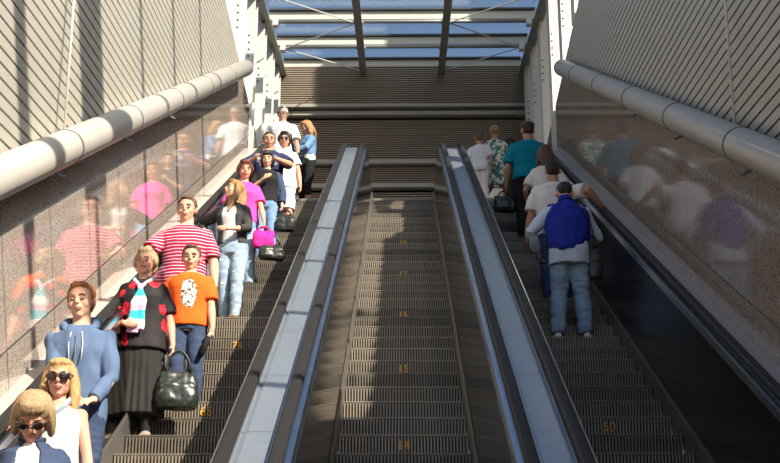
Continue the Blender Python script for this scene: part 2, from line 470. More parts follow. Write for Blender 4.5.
for ei, (c, lb) in enumerate(((-1.63,'left escalator crowded with people coming down'),(0.0,'middle empty escalator between the two steel dividers'),(1.63,'right escalator in shade with people going up'))):
    e = empty('escalator', (c,0,0), label=lb, cat='escalator', group='three parallel escalators')
    for k in range(-16, 30):
        Yk = Y0+.4*k
        st = bpy.data.objects.new('step', STEP); COL.objects.link(st); st.parent = e; st.location = (0,Yk,noz(Yk))
        t = numbers.get((ei-1, k))
        if t: glyph(t, st)
    bm = NB(); box(bm, (0,YI+.45,TOPZ-.01), (1.0,.7,.04)); ob('comb_plate', bm, STEPM, e)
    for s in (-1,1):
        out_wall = (ei==0 and s<0) or (ei==2 and s>0)
        X = lambda a: s*a
        bm = NB(); sweep(bm, [(X(.502),-.30),(X(.525),-.30),(X(.53),.10),(X(.515),.13),(X(.502),.10)], path_full(4.2, 23.6)); ob('skirt', bm, SKIRT, e)
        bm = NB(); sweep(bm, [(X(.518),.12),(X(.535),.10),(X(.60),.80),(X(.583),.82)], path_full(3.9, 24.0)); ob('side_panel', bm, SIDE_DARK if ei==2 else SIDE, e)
        bm = NB(); sweep(bm, [(X(.583),.80),(X(.60),.86),(X(.635),.865),(X(.635),.80)], path_full(3.9, 24.0)); ob('upper_trim', bm, TRIM, e)
        # handrail
        pth = path_full(3.9, 24.2, .90)
        cy, cz = 24.2, TOPZ+.90-.36
        for q in range(1, 9):
            a = R(90-180*q/8); nn = Vector((0,math.cos(a),math.sin(a))); pth.append((Vector((0,cy,cz))+nn*.36, nn))
        bm = NB(); sweep(bm, [(X(.632),-.015),(X(.632),.015),(X(.645),.028),(X(.67),.032),(X(.695),.028),(X(.708),.015),(X(.708),-.015),(X(.69),-.02),(X(.65),-.02)], pth); ob('handrail', bm, RUBBER, e, False)
for s, lb in ((-1,'steel divider between the left and middle escalators, sun patches on its top'),(1,'steel divider between the middle and right escalators, bluish in the shade')):
    e = empty('escalator_divider', (s*.815,0,0), label=lb, cat='escalator divider')
    bm = NB(); sweep(bm, [(-.14,.80),(-.14,.865),(-.105,.868),(-.105,.855),(.105,.855),(.105,.868),(.14,.865),(.14,.80)], path_full(3.9,24.1)); ob('deck_cover', bm, DECK, e)
    bm = NB(); sweep(bm, rect(-.075,.075,.85,.862), path_full(4.0,24.0)); ob('inner_cover', bm, DECK, e)
    bm = NB(); sweep(bm, rect(-.12,.12,-.3,.80), path_full(3.9,24.1)); ob('core', bm, SIDE_DARK, e)

# ------------------------------------------------------------------ people
def remesh(bm, voxel, it=4, disp=None):
    bmesh.ops.recalc_face_normals(bm, faces=bm.faces)
    me = bpy.data.meshes.new('t'); bm.to_mesh(me); bm.free()
    o = bpy.data.objects.new('t', me); COL.objects.link(o)
    m = o.modifiers.new('r','REMESH'); m.mode = 'VOXEL'; m.voxel_size = voxel; m.adaptivity = 0
    m2 = o.modifiers.new('s','SMOOTH'); m2.factor = .5; m2.iterations = it
    dg = bpy.context.evaluated_depsgraph_get(); out = bpy.data.meshes.new_from_object(o.evaluated_get(dg))
    bpy.data.objects.remove(o); bpy.data.meshes.remove(me)
    if disp:
        nr = [v.normal.copy() for v in out.vertices]
        for v, n_ in zip(out.vertices, nr): v.co += n_*disp(v.co)
    return out
def folds(amp=.006, sc=(9,9,5), seed=0):
    off = Vector((seed*3.1, seed*1.7, seed))
    def f(p):
        q = Vector((p.x*sc[0], p.y*sc[1], p.z*sc[2]))+off
        return amp*(noise.noise(q)+.5*noise.noise(q*2.1+Vector((5,0,0))))*1.3
    return f
def skinmat(name, col): return mat(name, col, .58, sss=.12, spec=.22, var=.06, vscale=30)
SK = skinmat('skin_fair', (.60,.35,.25)); SK2 = skinmat('skin_tan', (.46,.25,.165)); SK3 = skinmat('skin_rosy', (.60,.31,.225))
EYEW = mat('eye_white', (.22,.19,.17), .5); EYED = mat('eye_iris', (.03,.02,.015), .2); LIPM = mat('lips', (.42,.17,.14), .55)
GLASSES = mat('sunglass_lens', (.02,.012,.01), .08, coat=.5); FRAME = mat('glasses_frame', (.10,.06,.05), .3)
def cloth(name, col, rough=.85, var=.10): return mat(name, col, rough, 0, (160,.25,.002), .2, var, 14)
def hairm(name, col):
    if name in MATS: return MATS[name]
    h = nmat(name, .45, 0, .4)
    n = h.noise(10, 6, h.scalev((9,9,1.2)), .7)
    h.color(h.mix(n, tuple(c*.35 for c in col), tuple(min(1,c*1.5) for c in col))); h.bump(n, .9, .012)
    return h.m
HB = hairm('hair_brown', (.12,.06,.03)); HDB = hairm('hair_dark', (.022,.014,.01)); HBL = hairm('hair_blonde', (.52,.33,.14)); HLB = hairm('hair_light_brown', (.36,.20,.08))
HFAIR = hairm('hair_fair', (.42,.29,.16)); HG = hairm('hair_grey', (.55,.52,.48)); HR = hairm('hair_reddish', (.24,.085,.03)); HGB = hairm('hair_ginger_brown', (.36,.15,.05)); HAUB = hairm('hair_auburn', (.13,.035,.02))

MALE = [(.455,.075,.055,0),(.49,.094,.066,.004),(.525,.096,.067,.004),(.60,.086,.060,0),(.66,.092,.064,0),(.73,.103,.068,0),(.770,.104,.062,0),(.797,.088,.050,.002),(.820,.056,.042,.004),(.840,.036,.036,.004)]
FEM  = [(.455,.078,.058,0),(.49,.099,.070,.005),(.525,.097,.069,.005),(.60,.074,.053,0),(.66,.080,.057,-.002),(.725,.090,.070,-.010),(.768,.088,.056,-.002),(.795,.074,.046,.002),(.818,.046,.038,.004),(.840,.031,.032,.004)]

class Fig: pass
def ik(S, W, l1, l2, hint):
    d = W-S; L = d.length
    if L > (l1+l2)*.998: W = S+d*((l1+l2)*.998/L); d = W-S; L = d.length
    a = (l1*l1-l2*l2+L*L)/(2*L); h_ = math.sqrt(max(0, l1*l1-a*a)); u = d/L
    hint = Vector(hint); q = (hint-u*hint.dot(u))
    if q.length < 1e-4: q = Vector((0,1,0))
    return S+u*a+q.normalized()*h_, W

def make_fig(name_label, X, Y, Z, H, yaw=0, sex='m', g=1.0, vox=.009, hh=None, lean=0, side=0, twist=0, head=(0,0,0), feet=None, la=None, ra=None, skin=SK, group=None,
             l_pole=(.4,.6,-.3), r_pole=(-.4,.6,-.3), lhand=None, rhand=None, knee=(0,-1,0), cat='person'):
    """la / ra: wrist targets in body heights (x,y,z), +x is the person's own left; feet: [(x,y,z) right, left] in metres"""
    F = Fig(); F.H = H; F.g = g; F.sex = sex; F.vox = vox; F.skin = skin
    F.root = empty('person', (X,Y,Z), R(yaw), label=name_label, cat=cat, group=group)
    sec = MALE if sex == 'm' else FEM
    F.sec = [(a, w*g, d*g*(1.0 if g < 1.1 else 1.06), o) for a,w,d,o in sec]
    Mh = Matrix.Rotation(R(twist),3,'Z') @ Matrix.Rotation(R(lean),3,'X') @ Matrix.Rotation(R(side),3,'Y')
    feet = feet or [(-.055*H,0,0),(.055*H,0,0)]
    fc = (Vector(feet[0])+Vector(feet[1]))/2
    hipz = .505*H + min(feet[0][2], feet[1][2])
    P0 = Vector((fc.x, fc.y+.01*H, hipz)); F.P0 = P0; F.Mh = Mh
    def T(p):                                 # torso space (metres, z from the feet) -> person space
        w = max(0, min(1, (p[2]/H-.47)/.10)); q = Vector(p)-Vector((0,0,.505*H))
        return P0 + (q.lerp(Mh @ q, w) if w < 1 else Mh @ q)
    F.T = T
    # head
    hh = (hh or .131*H)*1.09; F.hh = hh; k = hh/.225
    nb = T((0,.004*H,.835*H)); top_off = H - .835*H
    Rh = Mh @ Matrix.Rotation(R(head[0]),3,'Z') @ Matrix.Rotation(R(head[1]),3,'X') @ Matrix.Rotation(R(head[2]),3,'Y')
    skc = nb + Mh @ Vector((0,-.004*H, max(.02, top_off-hh)+.02*k)) 
    F.Rh = Rh; F.k = k
    hb = skc                                    # pivot: base of the skull, z=.02 above chin level
    def HD(p): return hb + Rh @ (Vector((p[0],p[1],p[2]-.02))*k)
    F.HD = HD
    F.S = {}; F.E = {}; F.W = {}; F.K = {}; F.A = {}; F.HP = {}
    sw = {'m':.100,'f':.086}[sex]*H*(.5+.5*g)
    for s, tgt, pole in ((-1,ra,r_pole),(1,la,l_pole)):
        S = T((s*sw,  .002*H,.774*H)); F.S[s] = S
        tgt = Vector(tgt)*H if tgt else Vector((s*(.135*g+.01),-.03,.47))*H + Vector((0,0,hipz-.505*H))
        F.E[s], F.W[s] = ik(S, tgt, .168*H, .148*H, pole)
        hp = T((s*.050*H*g,0,.49*H)); F.HP[s] = hp
        ft = Vector(feet[0 if s<0 else 1]); an = ft+Vector((0,0,.048*H))
        F.K[s], F.A[s] = ik(hp, an, .2245*H, .2195*H, knee)
    F.feet = {-1:Vector(feet[0]), 1:Vector(feet[1])}
    # body mesh
    bm = NB(); stack(bm, [(a*H,w*H,d*H,o*H) for a,w,d,o in F.sec], T)
    nr = .033*H*(1 if sex=='m' else .86)*max(1, g*.95)
    tube(bm, [nb-Mh@Vector((0,0,.03*H)), hb+Rh@Vector((0,.015*k,.03*k))], [nr*1.1,nr], 14); 
    def HM(c, r): ball(bm, HD(c), tuple(x*k for x in r), Rh, 20, 14)
    HM((0,.010,.137),(.076,.094,.088)); HM((0,-.020,.068),(.058,.064,.062)); HM((0,-.052,.024),(.027,.026,.022)); HM((0,-.02,.045),(.053,.05,.036))
    for s in (-1,1):
        HM((s*.036,-.054,.084),(.025,.025,.027)); HM((s*.077,.012,.108),(.010,.020,.032))
    HM((0,-.072,.134),(.050,.014,.012)); HM((0,-.086,.056),(.023,.011,.012))
    tube(bm, [HD((0,-.080,.128)), HD((0,-.101,.090))], [.008*k,.012*k], 10); HM((0,-.097,.087),(.016,.013,.010))
    for s in (-1,1):
        S,E,W = F.S[s],F.E[s],F.W[s]; gg = .5+.5*g
        ball(bm, S, .036*H*gg*(1 if sex=='m' else .88)); f_ = gg*(1 if sex=='m' else .86)
        tube(bm, [S,S.lerp(E,.4),E], [.033*H*f_,.030*H*f_,.0235*H*f_], 14); ball(bm, E, .0235*H*f_)
        tube(bm, [E,E.lerp(W,.3),W], [.0235*H*f_,.0245*H*f_,.0150*H*f_], 14); ball(bm, W, .0155*H*f_)
        a = (W-E).normalized(); spec = (lhand if s>0 else rhand) or {}
        if 'dir' in spec: a = Vector(spec['dir']).normalized()
        t_ = Vector(spec.get('thumb', (0,-1,0))); t_ = (t_-a*t_.dot(a)).normalized()
        p_ = Vector(spec.get('palm', (-s,0,0))); p_ = p_-a*p_.dot(a); p_ = (p_-t_*p_.dot(t_))
        p_ = p_.normalized() if p_.length > .01 else a.cross(t_)*s
        hand(bm, W, a, t_, p_, H/1.75*(1 if sex=='m' else .92)*(1.1 if H<1.5 else 1), spec.get('curl', 24))
        hp,K,A = F.HP[s],F.K[s],F.A[s]
        tube(bm, [hp,hp.lerp(K,.35),K], [.053*H*gg,.047*H*gg,.031*H*gg], 16); ball(bm, K, .031*H*gg)
        tube(bm, [K,K.lerp(A,.32),A], [.030*H*gg,.033*H*gg,.019*H], 14); ball(bm, A, .021*H)
        f0 = F.feet[s]; foot(bm, f0, s, H, .006)
    me = remesh(bm, vox, 3)
    F.body = link_mesh('body', me, skin, F.root)
    return F
def foot(bm, f0, s, H, inset=0):
    k = H/1.75; sp = Vector((s*.02,0,0))
    pts = [f0+Vector((0,.060*k,.034*k)), f0+Vector((0,.02*k,.045*k)), f0+Vector((0,-.06*k,.036*k))+sp*.5, f0+Vector((0,-.13*k,.026*k))+sp, f0+Vector((0,-.175*k,.021*k))+sp]
    i_ = inset
    tube(bm, pts, [((.028*k-i_),(.030*k-i_)),((.036*k-i_),(.044*k-i_)),((.043*k-i_),(.035*k-i_)),((.045*k-i_),(.024*k-i_)),((.025*k-i_),(.014*k-i_))], 14, ref=(1,0,0))
def hand(bm, W, a, t, p, k, curl):
    Mx = Matrix((t,p,a)).transposed()
    if Mx.determinant() < 0: Mx = Matrix((t,-p,a)).transposed()
    ball(bm, W+a*.045*k, (.040*k,.0145*k,.052*k), Mx, 14, 10)
    for i in range(4):
        P = W+a*(.080-(.006 if i in (0,3) else 0)-(.008 if i==3 else 0))*k+t*(.030-.0195*i)*k
        d = (a + t*(.08-.05*i)).normalized(); L = (.068,.077,.071,.055)[i]*k; pts = [P-d*.02*k, P]
        for q, fr in enumerate((.44,.31,.25)):
            c_ = R(curl*(1+q*.9)*(1+.08*i)); dd = (d*math.cos(c_)+p*math.sin(c_)); P = P+dd*L*fr; pts.append(P)
        tube(bm, pts, [.0092*k,.0092*k,.0088*k,.0082*k,.0068*k], 8)
        ball(bm, pts[-1], .0068*k, None, 8, 6)
    P = W+a*.022*k+t*.028*k; d1 = (a*.6+t*.75+p*.3).normalized(); d2 = (a*.85+t*.3+p*.45).normalized()
    q1 = P+d1*.034*k; q2 = q1+d2*.03*k; tube(bm, [P-d1*.01*k,P,q1,q2], [.012*k,.012*k,.0105*k,.0085*k], 8); ball(bm, q2, .0085*k, None, 8, 6)
def stack(bm, secs, T, n=28, ex=2.3, arc=None):
    rings = []
    for z,w,d,o in secs:
        ring = []
        for j in range(n):
            a = 2*math.pi*j/n; ca, sa = math.cos(a), math.sin(a)
            x = w*math.copysign(abs(ca)**(2/ex), ca); y = d*math.copysign(abs(sa)**(2/ex), sa)+o
            ring.append(bm.verts.new(T((x,y,z))))
        rings.append(ring)
    for i in range(len(rings)-1):
        for j in range(n):
            k = (j+1)%n; bm.faces.new((rings[i][j],rings[i][k],rings[i+1][k],rings[i+1][j]))
    bm.faces.new(rings[0][::-1]); bm.faces.new(rings[-1])
def secs_between(F, z0, z1, ofs, flare=0, top_w=None, bot_scale=1):
    """torso sections from z0*H to z1*H enlarged by ofs"""
    H = F.H; S = F.sec; zs = [z0]+[a for a,_,_,_ in S if z0 < a < z1]+[z1]; out = []
    for z in zs:
        if z <= S[0][0]: w,d,o = S[1][1:]
        else:
            for (a,wa,da,oa),(b,wb,db,ob_) in zip(S,S[1:]):
                if a <= z <= b: t = (z-a)/(b-a); w,d,o = wa+(wb-wa)*t, da+(db-da)*t, oa+(ob_-oa)*t; break
        fl = flare*max(0,(.66-z))/.2
        out.append((z*H, (w+fl)*H+ofs, (d+fl*.7)*H+ofs, o*H))
    return out
def straight(secs, keep_w):
    """loose hanging garment: section widths do not fall below keep_w of the chest"""
    mw = max(s[1] for s in secs); md = max(s[2] for s in secs)
    return [(z, w if z > secs[-3][0] else max(w, mw*keep_w), d if z > secs[-3][0] else max(d, md*keep_w), o) for z,w,d,o in secs]
def limb_part(pts, frac):
    L = [(b-a).length for a,b in zip(pts,pts[1:])]; tot = sum(L)*frac; out = [pts[0]]; acc = 0
    for i,l in enumerate(L):
        if acc+l >= tot: out.append(pts[i].lerp(pts[i+1], (tot-acc)/l)); return out
        out.append(pts[i+1]); acc += l
    return out
def top_garment(F, m, name='shirt', sleeve=.3, hem=.46, neck=.826, ofs=.014, loose=.88, slack=.014, fold=.006, seed=1, flare=0, sleeve_l=None, voxk=1.0):
    H = F.H; bm = NB(); g = .5+.5*F.g; fm = 1 if F.sex=='m' else .88
    ss = straight(secs_between(F, hem, neck, ofs+.007, flare), loose); stack(bm, ss, F.T)
    for s in (-1,1):
        fr = sleeve if s < 0 or sleeve_l is None else sleeve_l
        if fr <= 0: continue
        S,E,W = F.S[s],F.E[s],F.W[s]
        inn = F.T((s*.045*H,.004*H,.787*H))
        pts = limb_part([S,S.lerp(E,.5),E,E.lerp(W,.5),W], fr); n_ = len(pts)
        r0 = (.036*H*g)*fm+ofs*.6
        rads = [r0*1.06]
        L = [(b-a).length for a,b in zip(pts,pts[1:])]; acc = 0; full = .316*H
        for l in L: acc += l; rads.append(max(r0*(1-.50*acc/full)+slack*.45, .019*H+ofs*.5) if fr > .6 else r0*(1-.12*acc/(full*.5))+slack*.6)
        ball(bm, S, r0*.95)
        rads[0] = r0*.97; tube(bm, [inn]+pts, [r0*.80]+rads, 16)
    me = remesh(bm, F.vox*1.15*voxk, 3, folds(fold, seed=seed))
    return link_mesh(name, me, m, F.root)
def trousers(F, m, name='trousers', length=1.0, waist=.575, ofs=.014, slack=.012, flare=.0, fold=.006, seed=2):
    H = F.H; bm = NB(); g = .5+.5*F.g
    stack(bm, secs_between(F, .462, waist, ofs), F.T)
    for s in (-1,1):
        hp,K,A = F.HP[s],F.K[s],F.A[s]-Vector((0,0,.018*H)); pts = limb_part([hp,hp.lerp(K,.4),K,K.lerp(A,.35),A], length)
        base = [.054*H*g,.050*H*g,.034*H*g,.034*H*g,.022*H]; rads = [base[i]+ofs*.7+slack*(i/4)+(flare*i/4) for i in range(len(pts))]
        if len(pts) < 5: rads[-1] = max(rads[-1], .038*H*g+ofs)
        tube(bm, pts, rads, 16); ball(bm, hp+Vector((0,0,.01*H)), rads[0])
    me = remesh(bm, F.vox*1.15, 3, folds(fold, (10,10,16), seed))
    return link_mesh(name, me, m, F.root)
def skirt(F, m, hem=.2, top=.60, w_hem=.12, d_hem=.085, name='skirt', pleat=0, fold=.004):
    H = F.H; bm = NB(); ss = secs_between(F, .49, top, .012)
    lo = [(hem*H, w_hem*H, d_hem*H, 0),((hem*.5+.25)*H, (w_hem*.5+.052)*H*F.g, (d_hem*.5+.036)*H, 0)]
    stack(bm, lo+ss, F.T, 40)
    f0 = folds(fold)
    def dsp(p):
        t = max(0, min(1, (.5*H-p.z)/(.3*H))); a = math.atan2(p.y,p.x)
        return f0(p)+pleat*t*math.cos(a*16)
    return link_mesh(name, remesh(bm, F.vox*1.1, 2, dsp), m, F.root)
def shoes(F, m, name='shoe', up=0):
    for s in (-1,1):
        bm = NB(); foot(bm, F.feet[s], s, F.H, -.004)
        box(bm, F.feet[s]+Vector((s*.008,-.055*F.H/1.75,.008)), (.075*F.H/1.75,.235*F.H/1.75,.016))
        if up: tube(bm, [F.feet[s]+Vector((0,.02,.04)), F.A[s]+Vector((0,0,up))], [.045,.035], 12)
        link_mesh(name, remesh(bm, max(.008,F.vox), 2), m, F.root)
def face(F, iris=True, brow=HB, glasses=None, lip=LIPM, smile=0):
    k = F.k
    if not glasses:
        for s in (-1,1):
            bm = NB(); ball(bm, F.HD((s*.031,-.0755,.113)), (.0130*k,.010*k,.0065*k), F.Rh, 12, 8, 0); ball(bm, F.HD((s*.031,-.0825,.113)), (.0082*k,.0045*k,.0068*k), F.Rh, 10, 6, 1)
            ob('eye', bm, [EYEW, EYED], F.root, True)
    for s in (-1,1):
        bm = NB(); tube(bm, [F.HD((s*.013,-.090,.134)), F.HD((s*.031,-.088,.140)), F.HD((s*.050,-.074,.134))], [.0034*k,.0040*k,.0024*k], 6); ob('eyebrow', bm, brow, F.root, True)
    bm = NB(); tube(bm, [F.HD((-.024,-.083,.056+smile)), F.HD((-.008,-.0955,.058)), F.HD((.008,-.0955,.058)), F.HD((.024,-.083,.056+smile))], [.002*k,.0052*k,.0052*k,.002*k], 8)
    tube(bm, [F.HD((-.018,-.087,.051)), F.HD((0,-.0955,.048)), F.HD((.018,-.087,.051))], [.002*k,.0055*k,.002*k], 8); ob('lips', bm, lip, F.root, True)
    if glasses:
        bm = NB(); w = glasses
        tube(bm, [F.HD(c) for c in ((-.084,.02,.115),(-.082,-.02,.122),(-.066,-.084,.124),(-.030,-.100,.128),(0,-.106,.122),(.030,-.100,.128),(.066,-.084,.124),(.082,-.02,.122),(.084,.02,.115))], .0045*k, 6)
        fr = ob('glasses', bm, FRAME, F.root, True)
        for s in (-1,1):
            bm = NB(); Mz = F.Rh @ Matrix.Rotation(R(-16*s)*-1,3,'Z'); ball(bm, F.HD((s*.035,-.098,.113)), (.028*w*k,.006*k,.023*w*k), Mz, 16, 10)
            ln = ob('lens', bm, GLASSES if glasses > .8 else LENSC, fr, True)
LENSC = mat('clear_lens', (.16,.13,.12), .1, coat=.5)
def hair(F, m, kind='short', seed=0, vol=1.0):
    k = F.k; bm = NB(); Rh = F.Rh
    def HM(c, r): ball(bm, F.HD(c), tuple(x*k for x in r), Rh, 20, 14)
    if kind in ('short','crop'):
        v = 1.0 if kind=='short' else .955
        HM((0,.022,.158),(.083*v,.094*v,.080*v)); HM((0,.052,.115),(.070*v,.056*v,.075*v)); HM((0,-.035,.205 if kind=='short' else .196),(.055,.042,.024))
        for s in (-1,1): HM((s*.070,.000,.140),(.012,.030,.036))
    elif kind == 'bald':
        HM((0,.030,.140),(.0785,.078,.070)); HM((0,.052,.110),(.068,.054,.065))
    elif kind == 'bob':
        HM((0,.018,.160),(.090*vol,.098,.084)); HM((0,.050,.095),(.088*vol,.062,.105)); HM((0,-.045,.200),(.066,.046,.034))
        HM((0,-.058,.184),(.066,.036,.030))
        for s in (-1,1): HM((s*.080*vol,.004,.095),(.025,.046,.092))
    elif kind in ('long','longer'):
        dn = -.10 if kind=='long' else -.20
        HM((0,.018,.158),(.086,.098,.082)); 
        up = Vector((0,0,1))
        for s in (-1,1):
            p0 = F.HD((s*.062,.0,.17)); p1 = F.HD((s*.082,.01,.08)); p2 = F.HD((s*.088,.0,.0)); p3 = F.HD((s*.080,-.03,dn))
            tube(bm, [p0,p1,p2,p3], [(.030*k,.045*k),(.030*k,.05*k),(.032*k,.045*k),(.012*k,.016*k)], 12)
        tube(bm, [F.HD((0,.05,.17)),F.HD((0,.075,.08)),F.HD((0,.085,0)),F.HD((0,.09,dn))], [(.07*k,.05*k),(.082*k,.045*k),(.085*k,.04*k),(.05*k,.02*k)], 14)
        HM((0,-.040,.198),(.064,.048,.030))
    elif kind == 'pony':
        HM((0,.018,.154),(.082,.096,.080)); HM((0,.05,.11),(.07,.055,.07)); HM((0,.105,.15),(.03,.03,.03))
        tube(bm, [F.HD((0,.11,.15)),F.HD((0,.14,.07)),F.HD((0,.12,-.03))], [.024*k,.03*k,.008*k], 10)
    elif kind == 'curly':
        HM((0,.018,.160),(.092,.098,.086)); HM((0,.055,.105),(.084,.058,.08)); HM((0,-.048,.205),(.062,.040,.032))
        for s in (-1,1): HM((s*.080,.005,.135),(.022,.040,.05))
    rr = random.Random(seed); off = rr.random()*50
    def d(p):
        q = F.Rh.inverted() @ (p-F.HD((0,.03,.12))); a = math.atan2(q.x, q.y+.02)
        return .0045*k*noise.noise(Vector((a*9, q.z*9+off, q.length*20)))+.003*noise.noise(Vector((a*24,q.z*14,off)))
    me = remesh(bm, min(F.vox,.008), 3, d)
    return link_mesh('hair', me, m, F.root)
def collar(F, m, r=.052, h=.03, name='collar', z=.826):
    H = F.H; bm = NB(); pts = []
    for j in range(13):
        a = R(-90+28+ (360-56)*j/12); pts.append(F.T((r*H/1.75*1.05*math.cos(a), r*H/1.75*math.sin(a)+.004*H-.004, (z+.008)*H - (.018 if j in (0,12) else 0))))
    tube(bm, pts, [(.010,h)]*13, 8, ref=(1,0,0)); return ob(name, bm, m, F.root, True)
def strap(F, pts, m, w=.018, t=.004, name='strap', parent=None):
    bm = NB(); tube(bm, pts, [(t,w)]*len(pts), 8, ref=(0,0,1)); return ob(name, bm, m, parent or F.root, True)
def W2(F, p): return Matrix.Translation(F.root.location) @ Matrix.Rotation(F.root.rotation_euler.z, 4, 'Z') @ Vector(p)
def handbag(F, P, size, m, label, name='handbag', handle=.12, handle_n=2, stripes=None, top=None, rz=0, taper=.75, strap_to=None):
    """bag hanging from local point P (metres, person space); top-level"""
    w = W2(F, P); e = empty(name, w, F.root.rotation_euler.z+R(rz), label=label, cat='bag')
    a,b,c = size; bm = NB()
    stack(bm, [(-handle-c, a*.5*.9, b*.5*.8, 0),(-handle-c*.8,a*.5,b*.5,0),(-handle-c*.4,a*.5*.97,b*.5*.95,0),(-handle-.02,a*.5*taper,b*.5*.35,0),(-handle,a*.5*taper*.95,b*.5*.15,0)], Vector, 28, 3)
    link_mesh('bag_body', remesh(bm, .009, 2, folds(.008,(12,12,10),3)), m, e)
    if not strap_to:
        for s in ((-1,1) if handle_n == 2 else (0,)):
            bm = NB(); pts = [Vector((a*.28*math.cos(t), s*b*.12, -handle-.01+ (handle+.005)*math.sin(t))) for t in [math.pi*i/10 for i in range(11)]]
            tube(bm, pts, .008, 8); ob('bag_handle', bm, m, e, True)
    return e
def jacket(F, m, name='jacket', gap=28, hem=.46, neck=.828, ofs=.022, sleeve=.95, loose=.88, seed=5, flare=0, slack=.016, fold=.007, th=.018, sleeves=(-1,1)):
    """open-fronted jacket: C-shaped shell plus sleeves"""
    H = F.H; ss = straight(secs_between(F, hem, neck, ofs, flare), loose); bm = NB(); n = 30; ex = 2.3; rings = []
    for z,w,d,o in ss:
        ring = []
        gp = gap
        for off, rng in ((0, range(n+1)), (-th, range(n,-1,-1))):
            for j in rng:
                a = R(-90+gp+(360-2*gp)*j/n); ca, sa = math.cos(a), math.sin(a)
                ring.append(bm.verts.new(F.T(((w+off)*math.copysign(abs(ca)**(2/ex),ca), (d+off)*math.copysign(abs(sa)**(2/ex),sa)+o, z))))
        rings.append(ring)
    m_ = len(rings[0])
    for i in range(len(rings)-1):
        for j in range(m_):
            k = (j+1)%m_; bm.faces.new((rings[i][j],rings[i][k],rings[i+1][k],rings[i+1][j]))
    bm.faces.new(rings[0][::-1]); bm.faces.new(rings[-1])
    g = .5+.5*F.g; fm = 1 if F.sex=='m' else .88
    for s in sleeves:
        S,E,W = F.S[s],F.E[s],F.W[s]; pts = limb_part([S,S.lerp(E,.5),E,E.lerp(W,.5),W], sleeve)
        r0 = .036*H*g*fm+ofs*.35; ball(bm, S, r0*.98); rads = [r0, r0*.97, r0*.86, r0*.78, .022*H+ofs*.4][:len(pts)]
        tube(bm, pts, [r+slack*.3 for r in rads], 16)
    return link_mesh(name, remesh(bm, max(.0075,F.vox), 2, folds(fold, seed=seed)), m, F.root)
def RT(X, Y, Z, H, dy, yaw=0, rail=2.31, up=.05):
    """wrist target (body heights, person space) resting on the outer handrail dy metres along world Y"""
    wy = Y+dy; wz = noz(wy)+.935/C30+up
    if wy > YI: wz = TOPZ+.935+up
    v = Vector((math.copysign(rail,X)-X, dy, wz-Z))
    v = Matrix.Rotation(-R(yaw),3,'Z') @ v
    return tuple(v/H)
def WT(X, Y, Z, H, p, yaw=0):
    v = Matrix.Rotation(-R(yaw),3,'Z') @ (Vector(p)-Vector((X,Y,Z))); return tuple(v/H)
def tread(k): return Y0+.4*k+.2, noz(Y0+.4*k)

# patterned cloths
h = nmat('raspberry_striped_jersey', .85, 0, .2)
n = h.math('SINE', h.math('MULTIPLY', h.math('ADD', h.z, h.math('MULTIPLY', h.noise(5,2), .03)), 2*math.pi/.032))
h.color(h.mix(h.math('GREATER_THAN', n, .60), (.34,.012,.065), (.66,.44,.48))); STRIPE = h.m
h = nmat('black_floral_blouse', .75, 0, .3)
v = h.voronoi(6.4, 'Distance', None); hn = h.math('ADD', v, h.math('MULTIPLY', h.noise(16,3), .30))
rose = h.mix(h.math('GREATER_THAN', h.noise(30,2), .55), (.78,.02,.04), (.42,.0,.015))
h.color(h.mix(h.math('LESS_THAN', hn, .52), (.016,.014,.016), rose)); FLORAL = h.m
h = nmat('teal_leaf_dress', .8, 0, .2)
h.color(h.mix(h.math('GREATER_THAN', h.noise(17,3,None,.6), .50), (.72,.74,.66), h.mix(h.math('GREATER_THAN', h.noise(40,2), .5), (.04,.26,.26), (.10,.16,.10)))); LEAF = h.m
h = nmat('white_dotted_cotton', .8, 0, .2)
h.color(h.mix(h.math('LESS_THAN', h.voronoi(28,'Distance'), .22), (.78,.77,.76), (.25,.22,.38))); DOTS = h.m
h = nmat('orange_printed_jersey', .85, 0, .2)
ex_ = h.math('DIVIDE', h.math('SUBTRACT', h.x, .01), .075); ez_ = h.math('DIVIDE', h.math('SUBTRACT', h.z, .98), .145)
rr_ = h.math('ADD', h.math('ADD', h.math('MULTIPLY', ex_, ex_), h.math('MULTIPLY', ez_, ez_)), h.math('MULTIPLY', h.noise(18,3), .9))
mask = h.math('MULTIPLY', h.math('LESS_THAN', rr_, 1.25), h.math('LESS_THAN', h.y, -.02))
h.color(h.mix(mask, (.90,.13,.015), h.mix(h.math('GREATER_THAN', h.noise(34,3,None,.7), .52), (.75,.70,.64), (.10,.05,.05)))); ORANGE = h.m
h = nmat('navy_printed_jersey', .85, 0, .2)
ex_ = h.math('DIVIDE', h.x, .16); ez_ = h.math('DIVIDE', h.math('SUBTRACT', h.z, 1.27), .10)
rr_ = h.math('ADD', h.math('MULTIPLY', ex_, ex_), h.math('MULTIPLY', ez_, ez_))
mask = h.math('MULTIPLY', h.math('MULTIPLY', h.math('LESS_THAN', rr_, 1.0), h.math('LESS_THAN', h.y, -.02)), h.math('GREATER_THAN', h.noise(22,4,None,.7), .54))
h.color(h.mix(mask, (.025,.03,.085), (.45,.42,.50))); NAVYP = h.m
def denim(name, col, fade, ripped=False):
    h = nmat(name, .85, 0, .2)
    n = h.noise(5, 4); c = h.mix(n, tuple(c*.7 for c in col), fade)
    if ripped: c = h.mix(h.math('MULTIPLY', h.math('GREATER_THAN', h.noise(15,3,h.scalev((1,1,2.2))), .62), h.math('LESS_THAN', h.y, -.01)), c, (.78,.72,.66))
    h.color(c); h.bump(h.noise(140,3), .3, .003); return h.m
D_DARK = denim('dark_denim', (.025,.04,.085), (.06,.09,.17)); D_MID = denim('mid_denim', (.10,.20,.40), (.26,.42,.66)); D_LIGHT = denim('light_denim', (.22,.34,.50), (.42,.54,.66)); D_RIP = denim('ripped_light_denim', (.17,.28,.44), (.42,.54,.66), True)
h = nmat('banded_scarf_silk', .5, 0, .4)
